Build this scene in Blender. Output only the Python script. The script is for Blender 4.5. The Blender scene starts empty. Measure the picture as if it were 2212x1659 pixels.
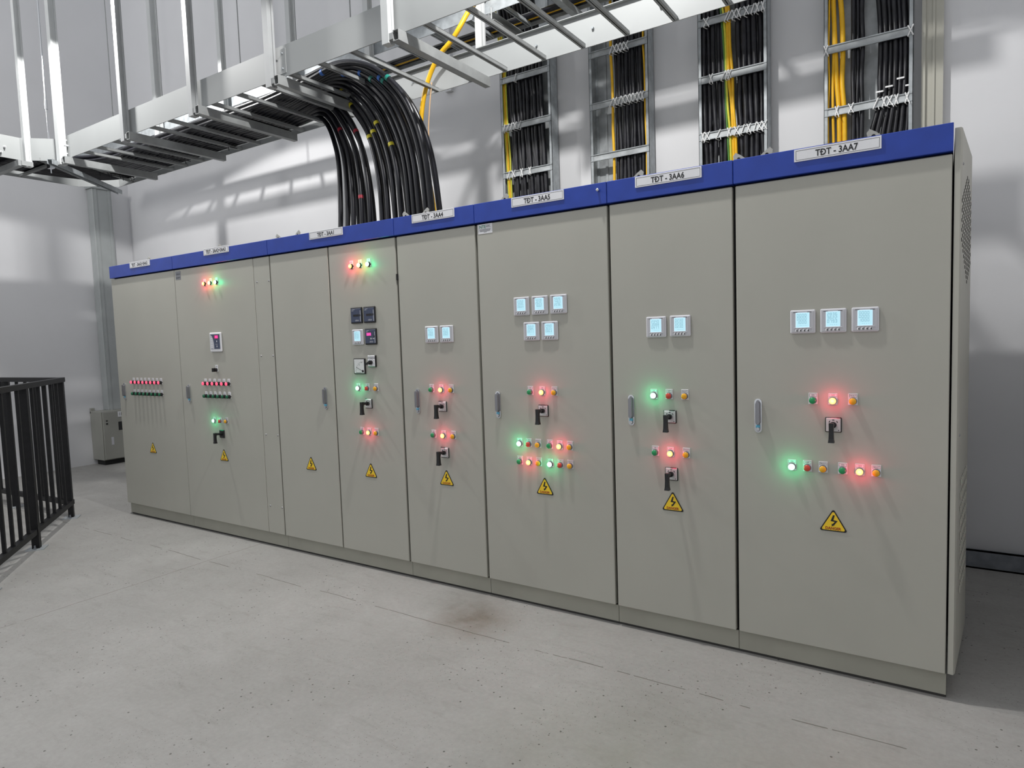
import bpy, bmesh, math, random
from mathutils import Vector, Matrix
random.seed(7)
S = bpy.context.scene
COL = S.collection

# ------------------------------------------------------------------ camera
cam = bpy.data.cameras.new('camera')
cam.sensor_fit = 'HORIZONTAL'; cam.sensor_width = 36.0
cam.lens = 1425.15 / 2212 * 36.0
cam.clip_start = 0.05; cam.clip_end = 60
co = bpy.data.objects.new('camera', cam); COL.objects.link(co)
RT = Vector((0.836634, 0.546753, -0.033235)); DN = Vector((0.011156, -0.07767, -0.996917)); FW = Vector((-0.547648, 0.833684, -0.07108))
m = Matrix.Identity(4)
for i in range(3):
    m[i][0] = RT[i]; m[i][1] = -DN[i]; m[i][2] = -FW[i]
m.translation = Vector((6.178472, -3.000912, 1.486564))
co.matrix_world = m
S.camera = co

# ------------------------------------------------------------------ world, lamps, exposure
W = bpy.data.worlds.new('world'); S.world = W; W.use_nodes = True
W.node_tree.nodes['Background'].inputs[0].default_value = (0.93, 0.96, 1.0, 1)
W.node_tree.nodes['Background'].inputs[1].default_value = 0.74
S.view_settings.view_transform = 'Standard'
S.view_settings.look = 'None'
S.view_settings.exposure = 0.0
S.view_settings.gamma = 1.0
S.view_settings.use_curve_mapping = False

def lamp(name, loc, power, size=137, radius=0.055):
    # shaded high-bay lamps over the cabinets (cone), open ones further out (size None)
    l = bpy.data.lights.new(name, 'SPOT' if size else 'POINT'); l.shadow_soft_size = radius; l.energy = power
    if size: l.spot_size = math.radians(size); l.spot_blend = 0.06
    l.color = (1.0, 0.99, 0.97)
    o = bpy.data.objects.new(name, l); o.location = loc; COL.objects.link(o)
    return o
lamp('high_bay_light', (0.42, -0.45, 4.44), 260, 142)
lamp('high_bay_light', (4.43, -0.45, 4.44), 260)
lamp('high_bay_light', (-1.6, -2.6, 4.6), 130, None, 0.3)

# ------------------------------------------------------------------ materials
def nd(nt, t, **kw):
    n = nt.nodes.new(t)
    for k, v in kw.items():
        setattr(n, k, v)
    return n
def mat(name, col, rough=0.5, metal=0.0, var=0.0, scale=8.0, emis=None, estr=0.0, bump=0.0, spec=0.5, coords='Object', rvar=0.0):
    M = bpy.data.materials.new(name); M.use_nodes = True
    nt = M.node_tree; b = nt.nodes['Principled BSDF']
    b.inputs['Base Color'].default_value = (*col, 1); b.inputs['Roughness'].default_value = rough; b.inputs['Metallic'].default_value = metal
    b.inputs['Specular IOR Level'].default_value = spec
    if emis:
        b.inputs['Emission Color'].default_value = (*emis, 1); b.inputs['Emission Strength'].default_value = estr
    if var or bump or rvar:
        tc = nd(nt, 'ShaderNodeTexCoord'); nz = nd(nt, 'ShaderNodeTexNoise'); nz.inputs['Scale'].default_value = scale; nz.inputs['Detail'].default_value = 6
        nt.links.new(tc.outputs[coords], nz.inputs['Vector'])
        if var:
            r = nd(nt, 'ShaderNodeValToRGB'); r.color_ramp.elements[0].position = 0.3; r.color_ramp.elements[1].position = 0.7
            r.color_ramp.elements[0].color = (*[c * (1 - var) for c in col], 1); r.color_ramp.elements[1].color = (*[min(1, c * (1 + var)) for c in col], 1)
            nt.links.new(nz.outputs['Fac'], r.inputs['Fac']); nt.links.new(r.outputs['Color'], b.inputs['Base Color'])
        if rvar:
            mr = nd(nt, 'ShaderNodeMapRange'); mr.inputs['To Min'].default_value = max(0.02, rough - rvar); mr.inputs['To Max'].default_value = rough + rvar
            nt.links.new(nz.outputs['Fac'], mr.inputs['Value']); nt.links.new(mr.outputs['Result'], b.inputs['Roughness'])
        if bump:
            bp = nd(nt, 'ShaderNodeBump'); bp.inputs['Strength'].default_value = bump; bp.inputs['Distance'].default_value = 0.01
            nt.links.new(nz.outputs['Fac'], bp.inputs['Height']); nt.links.new(bp.outputs['Normal'], b.inputs['Normal'])
    return M

beige = mat('pebble_grey_powder_coat', (0.405, 0.398, 0.35), 0.48, var=0.025, scale=2.5, bump=0.02)
beige2 = mat('plinth_paint', (0.33, 0.325, 0.275), 0.5, var=0.06, scale=5)
blue = mat('blue_fascia_paint', (0.012, 0.045, 0.32), 0.35, var=0.12, scale=9)
gasket_shade = mat('black_gasket_gap_shade', (0.012, 0.012, 0.012), 0.8)  # gasket black that also paints door-gap shade; reused on the small plinth
rubber = mat('base_channel_steel', (0.05, 0.048, 0.045), 0.6)
white_steel = mat('white_tray_paint', (0.315, 0.327, 0.327), 0.5, var=0.03, scale=3)
strut_steel = mat('grey_strut_steel', (0.30, 0.31, 0.31), 0.5, metal=0.1, var=0.1, scale=14)
hanger_pale_lit = mat('pale_lit_hanger_steel', (0.52, 0.535, 0.535), 0.5, var=0.04, scale=6)  # pale steel, lightened in colour so the rear struts look lit
hanger_grey = mat('grey_hanger_steel', (0.37, 0.38, 0.385), 0.5, var=0.06, scale=8)
galv = mat('galvanized_steel', (0.36, 0.385, 0.40), 0.45, metal=0.2, var=0.18, scale=22, rvar=0.1)
galv_pan = mat('galvanized_pan', (0.42, 0.44, 0.45), 0.45, metal=0.3, var=0.30, scale=9, rvar=0.12)
cable_black = mat('black_cable_sheath', (0.006, 0.006, 0.010), 0.32, var=0.3, scale=25)
cable_dusty = mat('dusty_black_cable_sheath', (0.010, 0.010, 0.014), 0.38, var=0.7, scale=18, rvar=0.12)
cable_yellow = mat('yellow_cable_sheath', (0.80, 0.45, 0.008), 0.45, var=0.08, scale=20)
cable_lime = mat('yellow_green_cable_sheath', (0.62, 0.60, 0.05), 0.45, var=0.1, scale=30)
cable_green = mat('green_stripe_sheath', (0.08, 0.22, 0.04), 0.45)
tie_white = mat('white_nylon_tie', (0.85, 0.85, 0.85), 0.4)
tie_black = mat('black_nylon_tie', (0.012, 0.012, 0.013), 0.4)
tapes = {'yellow': mat('yellow_tape', (0.72, 0.62, 0.03), 0.4), 'red': mat('red_tape', (0.32, 0.012, 0.03), 0.45),
         'blue': mat('blue_tape', (0.04, 0.16, 0.55), 0.45), 'green': mat('green_tape', (0.01, 0.22, 0.17), 0.45)}
plate_white = mat('white_engraved_plate', (0.74, 0.74, 0.76), 0.35, var=0.02, scale=10)
ink = mat('black_lettering', (0.008, 0.008, 0.01), 0.5)
chrome = mat('chrome', (0.72, 0.73, 0.75), 0.16, metal=1.0)
satin = mat('satin_chrome', (0.30, 0.30, 0.32), 0.3, metal=0.8)
lock_blue = mat('blue_lock_film', (0.10, 0.38, 0.55), 0.3)
meter_grey = mat('meter_grey_plastic', (0.62, 0.62, 0.65), 0.4)
meter_face = mat('meter_face_plastic', (0.50, 0.50, 0.53), 0.4)
screen = mat('cyan_backlit_screen', (0.05, 0.1, 0.12), 0.3, emis=(0.52, 0.85, 0.97), estr=0.9)
screen_edge = mat('screen_backlight_edge', (0.3, 0.4, 0.5), 0.3, emis=(0.62, 0.85, 1.0), estr=0.95)
seg = mat('lcd_segments', (0.03, 0.07, 0.10), 0.4, emis=(0.12, 0.30, 0.40), estr=0.85)
relay_blue = mat('slate_relay_face', (0.052, 0.066, 0.115), 0.3)
black_pl = mat('black_plastic', (0.011, 0.011, 0.012), 0.38)
switch_face = mat('silver_switch_face', (0.62, 0.62, 0.62), 0.3, metal=0.2)
magenta = mat('magenta_display', (0.1, 0.01, 0.04), 0.3, emis=(1.0, 0.06, 0.32), estr=2.2)
glass_white = mat('white_dial', (0.68, 0.68, 0.68), 0.25)
danger_y = mat('danger_yellow', (0.84, 0.57, 0.025), 0.35)
danger_r = mat('danger_red_ink', (0.30, 0.010, 0.008), 0.5)
green_ink = mat('green_ink', (0.005, 0.20, 0.11), 0.5)
grey_ink = mat('grey_ink', (0.12, 0.12, 0.13), 0.5)
L_off = {'green': mat('unlit_green_lens', (0.014, 0.27, 0.09), 0.25), 'red': mat('unlit_red_lens', (0.58, 0.055, 0.035), 0.25),
         'yellow': mat('unlit_amber_lens', (0.80, 0.38, 0.012), 0.25), 'darkgreen': mat('dark_green_lens', (0.008, 0.12, 0.055), 0.25),
         'pink': mat('pink_red_lens', (0.72, 0.06, 0.12), 0.25, emis=(1.0, 0.13, 0.24), estr=0.75)}
L_on = {'green': mat('lit_green_lens', (0.1, 0.8, 0.4), 0.3, emis=(0.70, 1.0, 0.88), estr=1.5),
        'red': mat('lit_red_lens', (0.8, 0.2, 0.1), 0.3, emis=(1.0, 0.66, 0.20), estr=1.35),
        'yellow': mat('lit_amber_lens', (0.8, 0.5, 0.1), 0.3, emis=(1.0, 0.85, 0.50), estr=1.5)}
GLOW = {'green': ((0.0, 1.0, 0.36), .19), 'red': ((1.0, 0.03, 0.10), .24), 'yellow': ((1.0, 0.36, 0.03), .16)}
railing_black = mat('black_railing_paint', (0.006, 0.006, 0.007), 0.5, var=0.3, scale=30, spec=0.3)
trunk_grey = mat('grey_trunking', (0.36, 0.38, 0.38), 0.45, var=0.04)
box_grey = mat('small_cabinet_paint', (0.30, 0.30, 0.27), 0.5, var=0.03)
steel_dark = mat('dark_floor_channel', (0.20, 0.215, 0.24), 0.45, metal=0.3, var=0.2, scale=20)
vent_dark = mat('vent_hole_shadow', (0.01, 0.01, 0.01), 0.9)

def concrete():
    M = bpy.data.materials.new('polished_concrete'); M.use_nodes = True
    nt = M.node_tree; b = nt.nodes['Principled BSDF']; lk = nt.links.new
    tc = nd(nt, 'ShaderNodeTexCoord')
    def noise(scale, detail=5, rough=0.6, vec=None):
        n = nd(nt, 'ShaderNodeTexNoise'); n.inputs['Scale'].default_value = scale; n.inputs['Detail'].default_value = detail; n.inputs['Roughness'].default_value = rough
        lk(vec or tc.outputs['Object'], n.inputs['Vector']); return n.outputs['Fac']
    def ramp(fac, stops):
        r = nd(nt, 'ShaderNodeValToRGB'); e = r.color_ramp.elements
        e[0].position, e[0].color = stops[0][0], (*stops[0][1], 1); e[1].position, e[1].color = stops[1][0], (*stops[1][1], 1)
        for p, c in stops[2:]:
            q = e.new(p); q.color = (*c, 1)
        lk(fac, r.inputs['Fac']); return r.outputs['Color']
    def mix(a, c, fac, mode='MULTIPLY'):
        x = nd(nt, 'ShaderNodeMix', data_type='RGBA', blend_type=mode)
        if isinstance(fac, float): x.inputs[0].default_value = fac
        else: lk(fac, x.inputs[0])
        lk(a, x.inputs[6])
        if isinstance(c, tuple): x.inputs[7].default_value = (*c, 1)
        else: lk(c, x.inputs[7])
        return x.outputs[2]
    def mth(op, a, c=None, d=None):
        x = nd(nt, 'ShaderNodeMath', operation=op)
        for i, v in enumerate((a, c, d)):
            if v is None: continue
            if isinstance(v, (int, float)): x.inputs[i].default_value = v
            else: lk(v, x.inputs[i])
        return x.outputs[0]
    base = ramp(noise(0.9, 6), [(0.3, (0.315, 0.307, 0.293)), (0.72, (0.385, 0.376, 0.362))])
    base = mix(base, ramp(noise(6, 8, 0.7), [(0.3, (0.90, 0.90, 0.89)), (0.7, (1, 1, 1))]), 1.0)
    base = mix(base, ramp(noise(45, 4, 0.7), [(0.3, (0.90, 0.90, 0.90)), (0.65, (1, 1, 1))]), 1.0)
    # scuffs, stretched
    mp = nd(nt, 'ShaderNodeMapping'); mp.inputs['Scale'].default_value = (1.2, 5.0, 1); mp.inputs['Rotation'].default_value = (0, 0, 0.5); lk(tc.outputs['Object'], mp.inputs['Vector'])
    base = mix(base, ramp(noise(3, 9, 0.75, mp.outputs[0]), [(0.26, (0.80, 0.80, 0.78)), (0.46, (1, 1, 1))]), 0.9)
    # small dark pits, denser towards the front right
    vo = nd(nt, 'ShaderNodeTexVoronoi'); vo.inputs['Scale'].default_value = 26; lk(tc.outputs['Object'], vo.inputs['Vector'])
    pit = mth('LESS_THAN', vo.outputs['Distance'], 0.11)
    sel = mth('GREATER_THAN', noise(2.0, 3), 0.53)
    base = mix(base, (0.30, 0.29, 0.27), mth('MULTIPLY', mth('MULTIPLY', pit, sel), 0.95))
    vo2 = nd(nt, 'ShaderNodeTexVoronoi'); vo2.inputs['Scale'].default_value = 60; lk(tc.outputs['Object'], vo2.inputs['Vector'])
    pit2 = mth('LESS_THAN', vo2.outputs['Distance'], 0.13)
    sel2 = mth('GREATER_THAN', noise(1.3, 3), 0.5)
    base = mix(base, (0.45, 0.44, 0.42), mth('MULTIPLY', mth('MULTIPLY', pit2, sel2), 0.7))
    # saw joints: one along the cabinets, two across
    sp = nd(nt, 'ShaderNodeSeparateXYZ'); lk(tc.outputs['Object'], sp.inputs[0])
    wob = mth('MULTIPLY', mth('SUBTRACT', noise(1.5, 4), 0.5), 0.05)
    def joint(coord, pos, w, mask_scale, thr):
        d = mth('ABSOLUTE', mth('ADD', mth('SUBTRACT', coord, pos), wob))
        return mth('MULTIPLY', mth('LESS_THAN', d, w), mth('GREATER_THAN', noise(mask_scale, 3), thr))
    base = mix(base, (0.42, 0.40, 0.37), joint(sp.outputs['Y'], -0.42, 0.0025, 3.2, 0.48))
    base = mix(base, (0.62, 0.58, 0.55), joint(sp.outputs['X'], 1.9, 0.003, 3.0, 0.48))
    # brown stain beside the joint, greenish bloom at the front
    def blob(cx, cy, r, col, amt):
        v = nd(nt, 'ShaderNodeVectorMath', operation='DISTANCE'); lk(tc.outputs['Object'], v.inputs[0]); v.inputs[1].default_value = (cx, cy, 0)
        k = mth('SUBTRACT', 1.0, mth('DIVIDE', v.outputs['Value'], r)); k = nd_clamp(k)
        return mix(base, col, mth('MULTIPLY', mth('MULTIPLY', k, noise(7, 6)), amt))
    def nd_clamp(x):
        c = nd(nt, 'ShaderNodeClamp'); lk(x, c.inputs[0]); return c.outputs[0]
    base = blob(4.12, -0.30, 0.28, (0.55, 0.47, 0.40), 1.6)
    base = blob(3.95, -0.12, 0.30, (0.66, 0.65, 0.62), 1.5)
    base = blob(5.3, -1.1, 0.75, (0.78, 0.80, 0.70), 1.2)
    base = blob(6.0, -0.8, 0.5, (0.86, 0.78, 0.70), 1.0)
    lk(base, b.inputs['Base Color'])
    b.inputs['Roughness'].default_value = 0.62; b.inputs['Specular IOR Level'].default_value = 0.35
    bp = nd(nt, 'ShaderNodeBump'); bp.inputs['Strength'].default_value = 0.08; bp.inputs['Distance'].default_value = 0.01
    lk(noise(30, 6), bp.inputs['Height']); lk(bp.outputs['Normal'], b.inputs['Normal'])
    return M
floor_mat = concrete()
wall_mat = mat('painted_plaster', (0.68, 0.68, 0.695), 0.75, var=0.035, scale=1.3, bump=0.03)

# ------------------------------------------------------------------ mesh builder
class MB:
    def __init__(s): s.v = []; s.f = []; s.m = []; s.sm = []
    def add(s, vs, fs, m=0, smooth=False):
        o = len(s.v); s.v += [tuple(p) for p in vs]
        for f in fs:
            s.f.append([i + o for i in f]); s.m.append(m); s.sm.append(smooth)
        return s
    def box(s, x0, x1, y0, y1, z0, z1, m=0, b=0.0):
        if b <= 0:
            vs = [(x, y, z) for x in (x0, x1) for y in (y0, y1) for z in (z0, z1)]
            return s.add(vs, [(0, 1, 3, 2), (4, 6, 7, 5), (0, 4, 5, 1), (2, 3, 7, 6), (0, 2, 6, 4), (1, 5, 7, 3)], m)
        b = min(b, (x1 - x0) / 2.01, (y1 - y0) / 2.01, (z1 - z0) / 2.01)
        X = (x0, x1); Y = (y0, y1); Z = (z0, z1); sg = (1, -1)
        vs = []; ix = {}
        for i in (0, 1):
            for j in (0, 1):
                for k in (0, 1):
                    for a in range(3):
                        p = [X[i] + sg[i] * b, Y[j] + sg[j] * b, Z[k] + sg[k] * b]
                        p[a] = (X[i], Y[j], Z[k])[a]
                        ix[i, j, k, a] = len(vs); vs.append(p)
        fs = []
        q = [(0, 0), (1, 0), (1, 1), (0, 1)]
        for side in (0, 1):
            fs.append([ix[side, j, k, 0] for j, k in q]); fs.append([ix[j, side, k, 1] for j, k in q]); fs.append([ix[j, k, side, 2] for j, k in q])
        for i in (0, 1):
            for j in (0, 1):
                fs.append([ix[i, j, 0, 0], ix[i, j, 1, 0], ix[i, j, 1, 1], ix[i, j, 0, 1]])
                fs.append([ix[i, 0, j, 0], ix[i, 1, j, 0], ix[i, 1, j, 2], ix[i, 0, j, 2]])
                fs.append([ix[0, i, j, 1], ix[1, i, j, 1], ix[1, i, j, 2], ix[0, i, j, 2]])
                for k in (0, 1): fs.append([ix[i, j, k, a] for a in range(3)])
        return s.add(vs, fs, m)
    def obox(s, p0, p1, w, h, m=0, up=(0, 0, 1)):
        # bar of width w (sideways) and height h (up) from p0 to p1
        p0 = Vector(p0); p1 = Vector(p1); d = (p1 - p0).normalized(); u = Vector(up); r = d.cross(u).normalized(); u = r.cross(d)
        vs = [p + r * a * w / 2 + u * c * h / 2 for p in (p0, p1) for a in (-1, 1) for c in (-1, 1)]
        return s.add(vs, [(0, 1, 3, 2), (4, 6, 7, 5), (0, 4, 5, 1), (2, 3, 7, 6), (0, 2, 6, 4), (1, 5, 7, 3)], m)
    def tube(s, pts, r, n=8, m=0, caps=True, r2=None):
        pts = [Vector(p) for p in pts]; N = len(pts)
        t0 = (pts[1] - pts[0]).normalized()
        ref = Vector((0, 0, 1)) if abs(t0.z) < 0.9 else Vector((1, 0, 0))
        u = (ref - t0 * ref.dot(t0)).normalized(); vs = []
        for i, p in enumerate(pts):
            t = (pts[min(i + 1, N - 1)] - pts[max(i - 1, 0)]).normalized()
            u = (u - t * u.dot(t)).normalized(); w = t.cross(u)
            rr = r if r2 is None else r + (r2 - r) * i / (N - 1)
            vs += [p + (u * math.cos(2 * math.pi * k / n) + w * math.sin(2 * math.pi * k / n)) * rr for k in range(n)]
        fs = [(i * n + k, i * n + (k + 1) % n, (i + 1) * n + (k + 1) % n, (i + 1) * n + k) for i in range(N - 1) for k in range(n)]
        s.add(vs, fs, m, True)
        if caps: s.add(vs[:n], [list(range(n))[::-1]], m); s.add(vs[-n:], [list(range(n))], m)
        return s
    def dome(s, c, r, h, n=18, m=0, rings=4, ax=(0, -1, 0)):
        c = Vector(c); ax = Vector(ax); u = Vector((0, 0, 1)) if abs(ax.z) < .9 else Vector((1, 0, 0)); w = ax.cross(u)
        vs = []; 
        for i in range(rings):
            a = i / rings * math.pi / 2
            vs += [c + ax * h * math.sin(a) + (u * math.cos(2 * math.pi * k / n) + w * math.sin(2 * math.pi * k / n)) * r * math.cos(a) for k in range(n)]
        vs.append(c + ax * h)
        fs = [(i * n + k, i * n + (k + 1) % n, (i + 1) * n + (k + 1) % n, (i + 1) * n + k) for i in range(rings - 1) for k in range(n)]
        fs += [((rings - 1) * n + k, (rings - 1) * n + (k + 1) % n, rings * n) for k in range(n)]
        return s.add(vs, fs, m, True)
    def poly(s, pts, y0, y1, m=0):
        # outline in x,z extruded from y0 (front) to y1
        n = len(pts)
        vs = [(x, y0, z) for x, z in pts] + [(x, y1, z) for x, z in pts]
        return s.add(vs, [list(range(n)), list(range(2 * n - 1, n - 1, -1))] + [(k, (k + 1) % n, n + (k + 1) % n, n + k) for k in range(n)], m)
    def extr(s, pts, p, d, m=0):
        # outline of 3-D offsets swept from p by vector d
        p = Vector(p); d = Vector(d); n = len(pts)
        vs = [p + Vector(q) for q in pts] + [p + Vector(q) + d for q in pts]
        return s.add(vs, [list(range(n)), list(range(2 * n - 1, n - 1, -1))] + [(k, (k + 1) % n, n + (k + 1) % n, n + k) for k in range(n)], m)
    def text(s, t, x, y, z, h, m=0, wid=None, align='CENTER', bold=0.0, dep=0.0006):
        # the barred D is a D with a stroke laid across its stem
        bar = t.find('Đ'); t = t.replace('Đ', 'D')
        vs, fs, (w, hh) = text_mesh(t, bold)
        k = h / 0.73; kx = k if wid is None else wid / w
        off = {'CENTER': -w / 2, 'LEFT': 0.0}[align]
        if bar >= 0:
            d0 = text_mesh(t[:bar + 1], bold)[2][0] - text_mesh('D', bold)[2][0] + off
            s.box(x + (d0 - .10) * kx, x + (d0 + .30) * kx, y - .0002, y, z + .31 * k, z + (.41 + bold) * k, m)
        return s.add([(x + (a + off) * kx, y, z + b * k) for a, b in vs], fs, m)
    def mesh(s, name, mats):
        me = bpy.data.meshes.new(name); me.from_pydata(s.v, [], s.f)
        for q in mats: me.materials.append(q)
        me.polygons.foreach_set('material_index', s.m); me.polygons.foreach_set('use_smooth', s.sm)
        bm = bmesh.new(); bm.from_mesh(me); bmesh.ops.recalc_face_normals(bm, faces=bm.faces); bm.to_mesh(me); bm.free()
        me.update(); return me
_T = {}
def text_mesh(t, bold=0.0):
    if (t, bold) in _T: return _T[t, bold]
    cu = bpy.data.curves.new('lettering', 'FONT'); cu.body = t; cu.size = 1.0; cu.resolution_u = 3; cu.offset = bold
    o = bpy.data.objects.new('lettering', cu); COL.objects.link(o)
    dg = bpy.context.evaluated_depsgraph_get(); ev = o.evaluated_get(dg); me = ev.to_mesh()
    vs = [(v.co.x, v.co.y) for v in me.vertices]; fs = [list(p.vertices) for p in me.polygons]
    ev.to_mesh_clear(); bpy.data.objects.remove(o); bpy.data.curves.remove(cu)
    x0 = min(v[0] for v in vs); x1 = max(v[0] for v in vs); y1 = max(v[1] for v in vs)
    _T[t, bold] = ([(a - x0, b) for a, b in vs], fs, (x1 - x0, y1)); return _T[t, bold]
_C = {}
def put(name, mb, mats, parent=None, loc=(0, 0, 0), label=None, rot=None, key=None):
    if key and key in _C: me = _C[key]
    else:
        me = mb.mesh(name, mats if isinstance(mats, (list, tuple)) else [mats])
        if key: _C[key] = me
    o = bpy.data.objects.new(name, me); COL.objects.link(o); o.location = loc
    if rot: o.rotation_euler = rot
    if parent: o.parent = parent
    if label: o['label'] = label
    return o
def tag(o, label, cat, group=None, kind=None):
    o['label'] = label; o['category'] = cat
    if group: o['group'] = group
    if kind: o['kind'] = kind
    return o
def thing(name, label, cat, loc=(0, 0, 0), group=None, rot=0.0):
    o = bpy.data.objects.new(name, None); o.empty_display_size = 0.1; COL.objects.link(o); o.location = loc; o.rotation_euler = (0, 0, rot)
    return tag(o, label, cat, group)
def struct(name, mb, mats, label=None):
    o = put(name, mb, mats); o['kind'] = 'structure'
    if label: o['label'] = label
    return o
def spline(P, n=8):
    P = [Vector(p) for p in P]; out = []
    Q = [P[0] * 2 - P[1]] + P + [P[-1] * 2 - P[-2]]
    for i in range(1, len(Q) - 2):
        a, b, c, d = Q[i - 1:i + 3]
        for k in range(n):
            t = k / n
            out.append(0.5 * ((2 * b) + (c - a) * t + (2 * a - 5 * b + 4 * c - d) * t * t + (3 * b - a - 3 * c + d) * t ** 3))
    return out + [P[-1]]

# ------------------------------------------------------------------ the setting
XL = -3.18; YW = 1.85
struct('floor', MB().box(XL - .2, 7.15, -9, YW + .2, -0.2, 0.0), floor_mat)
struct('wall_back', MB().box(XL - .2, 7.15, YW, YW + .2, 0, 7.5), wall_mat)
struct('unseen_wall_right', MB().box(6.95, 7.15, -9, YW, 0, 7.5), wall_mat)  # out of view, added this close to darken the right-hand corner
struct('wall_left', MB().box(XL - .2, XL, -9, YW, 0, 7.5), wall_mat)
# pale steel strip up the back wall beside the right-hand ladder
tr = MB().box(6.045, 6.155, 1.80, YW, 0, 7.5).box(6.045, 6.065, 1.785, 1.80, 0, 7.5).box(6.10, 6.112, 1.792, 1.80, 0, 7.5)
struct('trim_1', tr, mat('pale_column_paint', (0.45, 0.44, 0.38), 0.5))

# ------------------------------------------------------------------ cabinet fittings
PY = 0.0
def pilot(parent, x, z, colr, text='ON', lit=False, small=False, key=None):
    """push-button sized pilot lamp: bezel, domed lens and engraved label plate; front of the door is y = 0"""
    r = 0.0145; k = 'pilot' + str(small) + str(lit)
    bz = MB(); bz.tube([(0, 0, 0), (0, -0.005, 0)], 0.0155, 18, 0); L_ = .016 if small and not lit else .005; bz.tube([(0, -0.005, 0), (0, -0.0085 - L_, 0)], 0.0138, 18, 0)
    lb = {True: 'lit ', False: ''}[lit]
    o = put('pilot_lamp', bz, [black_pl if small else satin], parent, (x, 0, z), lb + {'pink': 'glowing red', 'darkgreen': 'dark green', 'yellow': 'amber'}.get(colr, colr) + ' pilot lamp', key=k)
    ln = MB(); ln.tube([(0, -0.007 - L_, 0), (0, -0.0125 - L_, 0)], 0.0135, 18, 0, caps=False).dome((0, -0.0125 - L_, 0), 0.0135, 0.005, 18, 0)
    put('lens', ln, [L_on[colr] if lit else L_off[colr]], o, key='lens' + colr + str(lit) + str(small))
    if lit:
        gl = bpy.data.lights.new('lamp_glow', 'POINT'); gl.color = GLOW[colr][0]; gl.energy = GLOW[colr][1] * (1.5 if small else 1); gl.shadow_soft_size = .012
        g_ = bpy.data.objects.new('lamp_glow', gl); COL.objects.link(g_); g_.parent = o; g_.location = (0, -.026 - L_, 0)
    w, zt, zb = (0.034, 0.031, -0.016)
    if small: w, zt, zb = (0.03, 0.036, -0.014)
    lp = MB(); lp.box(-w / 2, w / 2, -0.003, 0.0, zb, zt, 0, 0.0006)
    if not small:
        e = 0.0007
        for a in (((-.014, .014, .0285), (-.014, .014, .0165))):
            lp.box(a[0], a[1], -0.0034, -0.003, a[2] - e / 2, a[2] + e / 2, 1)
        lp.box(-.0143, -.0136, -0.0034, -0.003, .0165, .0285, 1).box(.0136, .0143, -0.0034, -0.003, .0165, .0285, 1)
        lp.text(text, 0, -0.0035, 0.0198, 0.0058, 1, wid={'ON': .011, 'OFF': .015, 'FAULT': .022}.get(text))
    else:
        lp.text(text, 0, -0.0035, 0.0215, 0.009, 1)
    put('label_plate', lp, [plate_white, ink], o, key='lp' + text + str(small))
    return o
def handle(parent, x, z):
    b = MB(); n = 10; pts = []
    w, h = 0.0155, 0.075
    for k in range(n + 1): a = math.pi * k / n; pts.append((w * math.cos(a), h - w + w * math.sin(a)))
    for k in range(n + 1): a = math.pi + math.pi * k / n; pts.append((w * math.cos(a), -h + w + w * math.sin(a)))
    b.poly(pts, -0.008, 0.0, 0)
    p2 = [(a * 0.62, c * 0.92 + 0.0) for a, c in pts]
    b.poly(p2, -0.0085, -0.006, 1)
    o = put('handle', b, [chrome, satin], parent, (x, 0, z), 'chrome swing handle', key='handle')
    g = MB(); p3 = [(a * 0.55, c * 0.66 + 0.012) for a, c in pts]
    g.poly(p3, -0.025, -0.0085, 0)
    put('grip', g, [satin], o, key='grip')
    l = MB(); l.box(-.008, .008, -.0145, -.008, -.052, -.040, 0, .001).tube([(0, -.009, -.058), (0, -.016, -.058)], .0075, 14, 1)
    put('lock', l, [lock_blue, chrome], o, key='lock')
    return o
SEG = {'0': 'abcdef', '1': 'bc', '2': 'abged', '3': 'abgcd', '4': 'fgbc', '5': 'afgcd', '6': 'afgedc', '7': 'abc', '8': 'abcdefg', '9': 'abcdfg'}
def digits(mb, s, x, z, w, h, t, y, m=0):
    for i, ch in enumerate(s):
        x0 = x + i * w * 1.5
        if ch == ' ': continue
        D = {'a': (x0, x0 + w, z + h - t, z + h), 'd': (x0, x0 + w, z, z + t), 'g': (x0, x0 + w, z + h / 2 - t / 2, z + h / 2 + t / 2), 'f': (x0, x0 + t, z + h / 2, z + h), 'e': (x0, x0 + t, z, z + h / 2), 'b': (x0 + w - t, x0 + w, z + h / 2, z + h), 'c': (x0 + w - t, x0 + w, z, z + h / 2)}
        for q in SEG[ch]:
            a = D[q]; mb.box(a[0], a[1], y - .0003, y, a[2], a[3], m)
def meter(parent, x, z, rows, key):
    h = MB(); h.box(-.049, .049, -.014, 0, -.049, .049, 0, .004).box(-.043, .043, -.016, -.014, -.044, .043, 1, .0015)
    h.box(-.034, .034, -.0185, -.016, -.0285, -.0245, 0)
    for a in (-.036, .018): h.box(a, a + .016, -.0168, -.016, .0385, .0405, 2)
    o = put('panel_meter', h, [meter_grey, meter_face, black_pl], parent, (x, 0, z), key='meter'); o.scale.y = .6
    sc = MB(); sc.box(-.0265, .0265, -.0185, -.0165, -.0245, .0375, 1).box(-.0245, .0255, -.0192, -.0185, -.0225, .036, 0)
    put('screen', sc, [screen, screen_edge], o, key='screen')
    d = MB()
    for i, r in enumerate(rows):
        digits(d, r, -.0215, .0205 - i * .0145, .0066, .0118, .0011, -.0193)
    for a in (-.010, -.004, .004, .012): d.box(a, a + .003, -.0196, -.0193, -.0165, -.0155)
    put('digits', d, [seg], o, key='dig' + '|'.join(rows))
    for i in range(4):
        bt = MB(); bt.box(-.004, .004, -.019, -.016, -.005, .005, 0, .0015).box(-.006, -.0035, -.0166, -.016, .0065, .009, 1).box(.001, .0045, -.0195, -.019, -.004, .003, 1)
        put('button', bt, [plate_white, black_pl], o, (-.0245 + i * .0145, 0, -.0365), key='mbtn')
    return o
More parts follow.
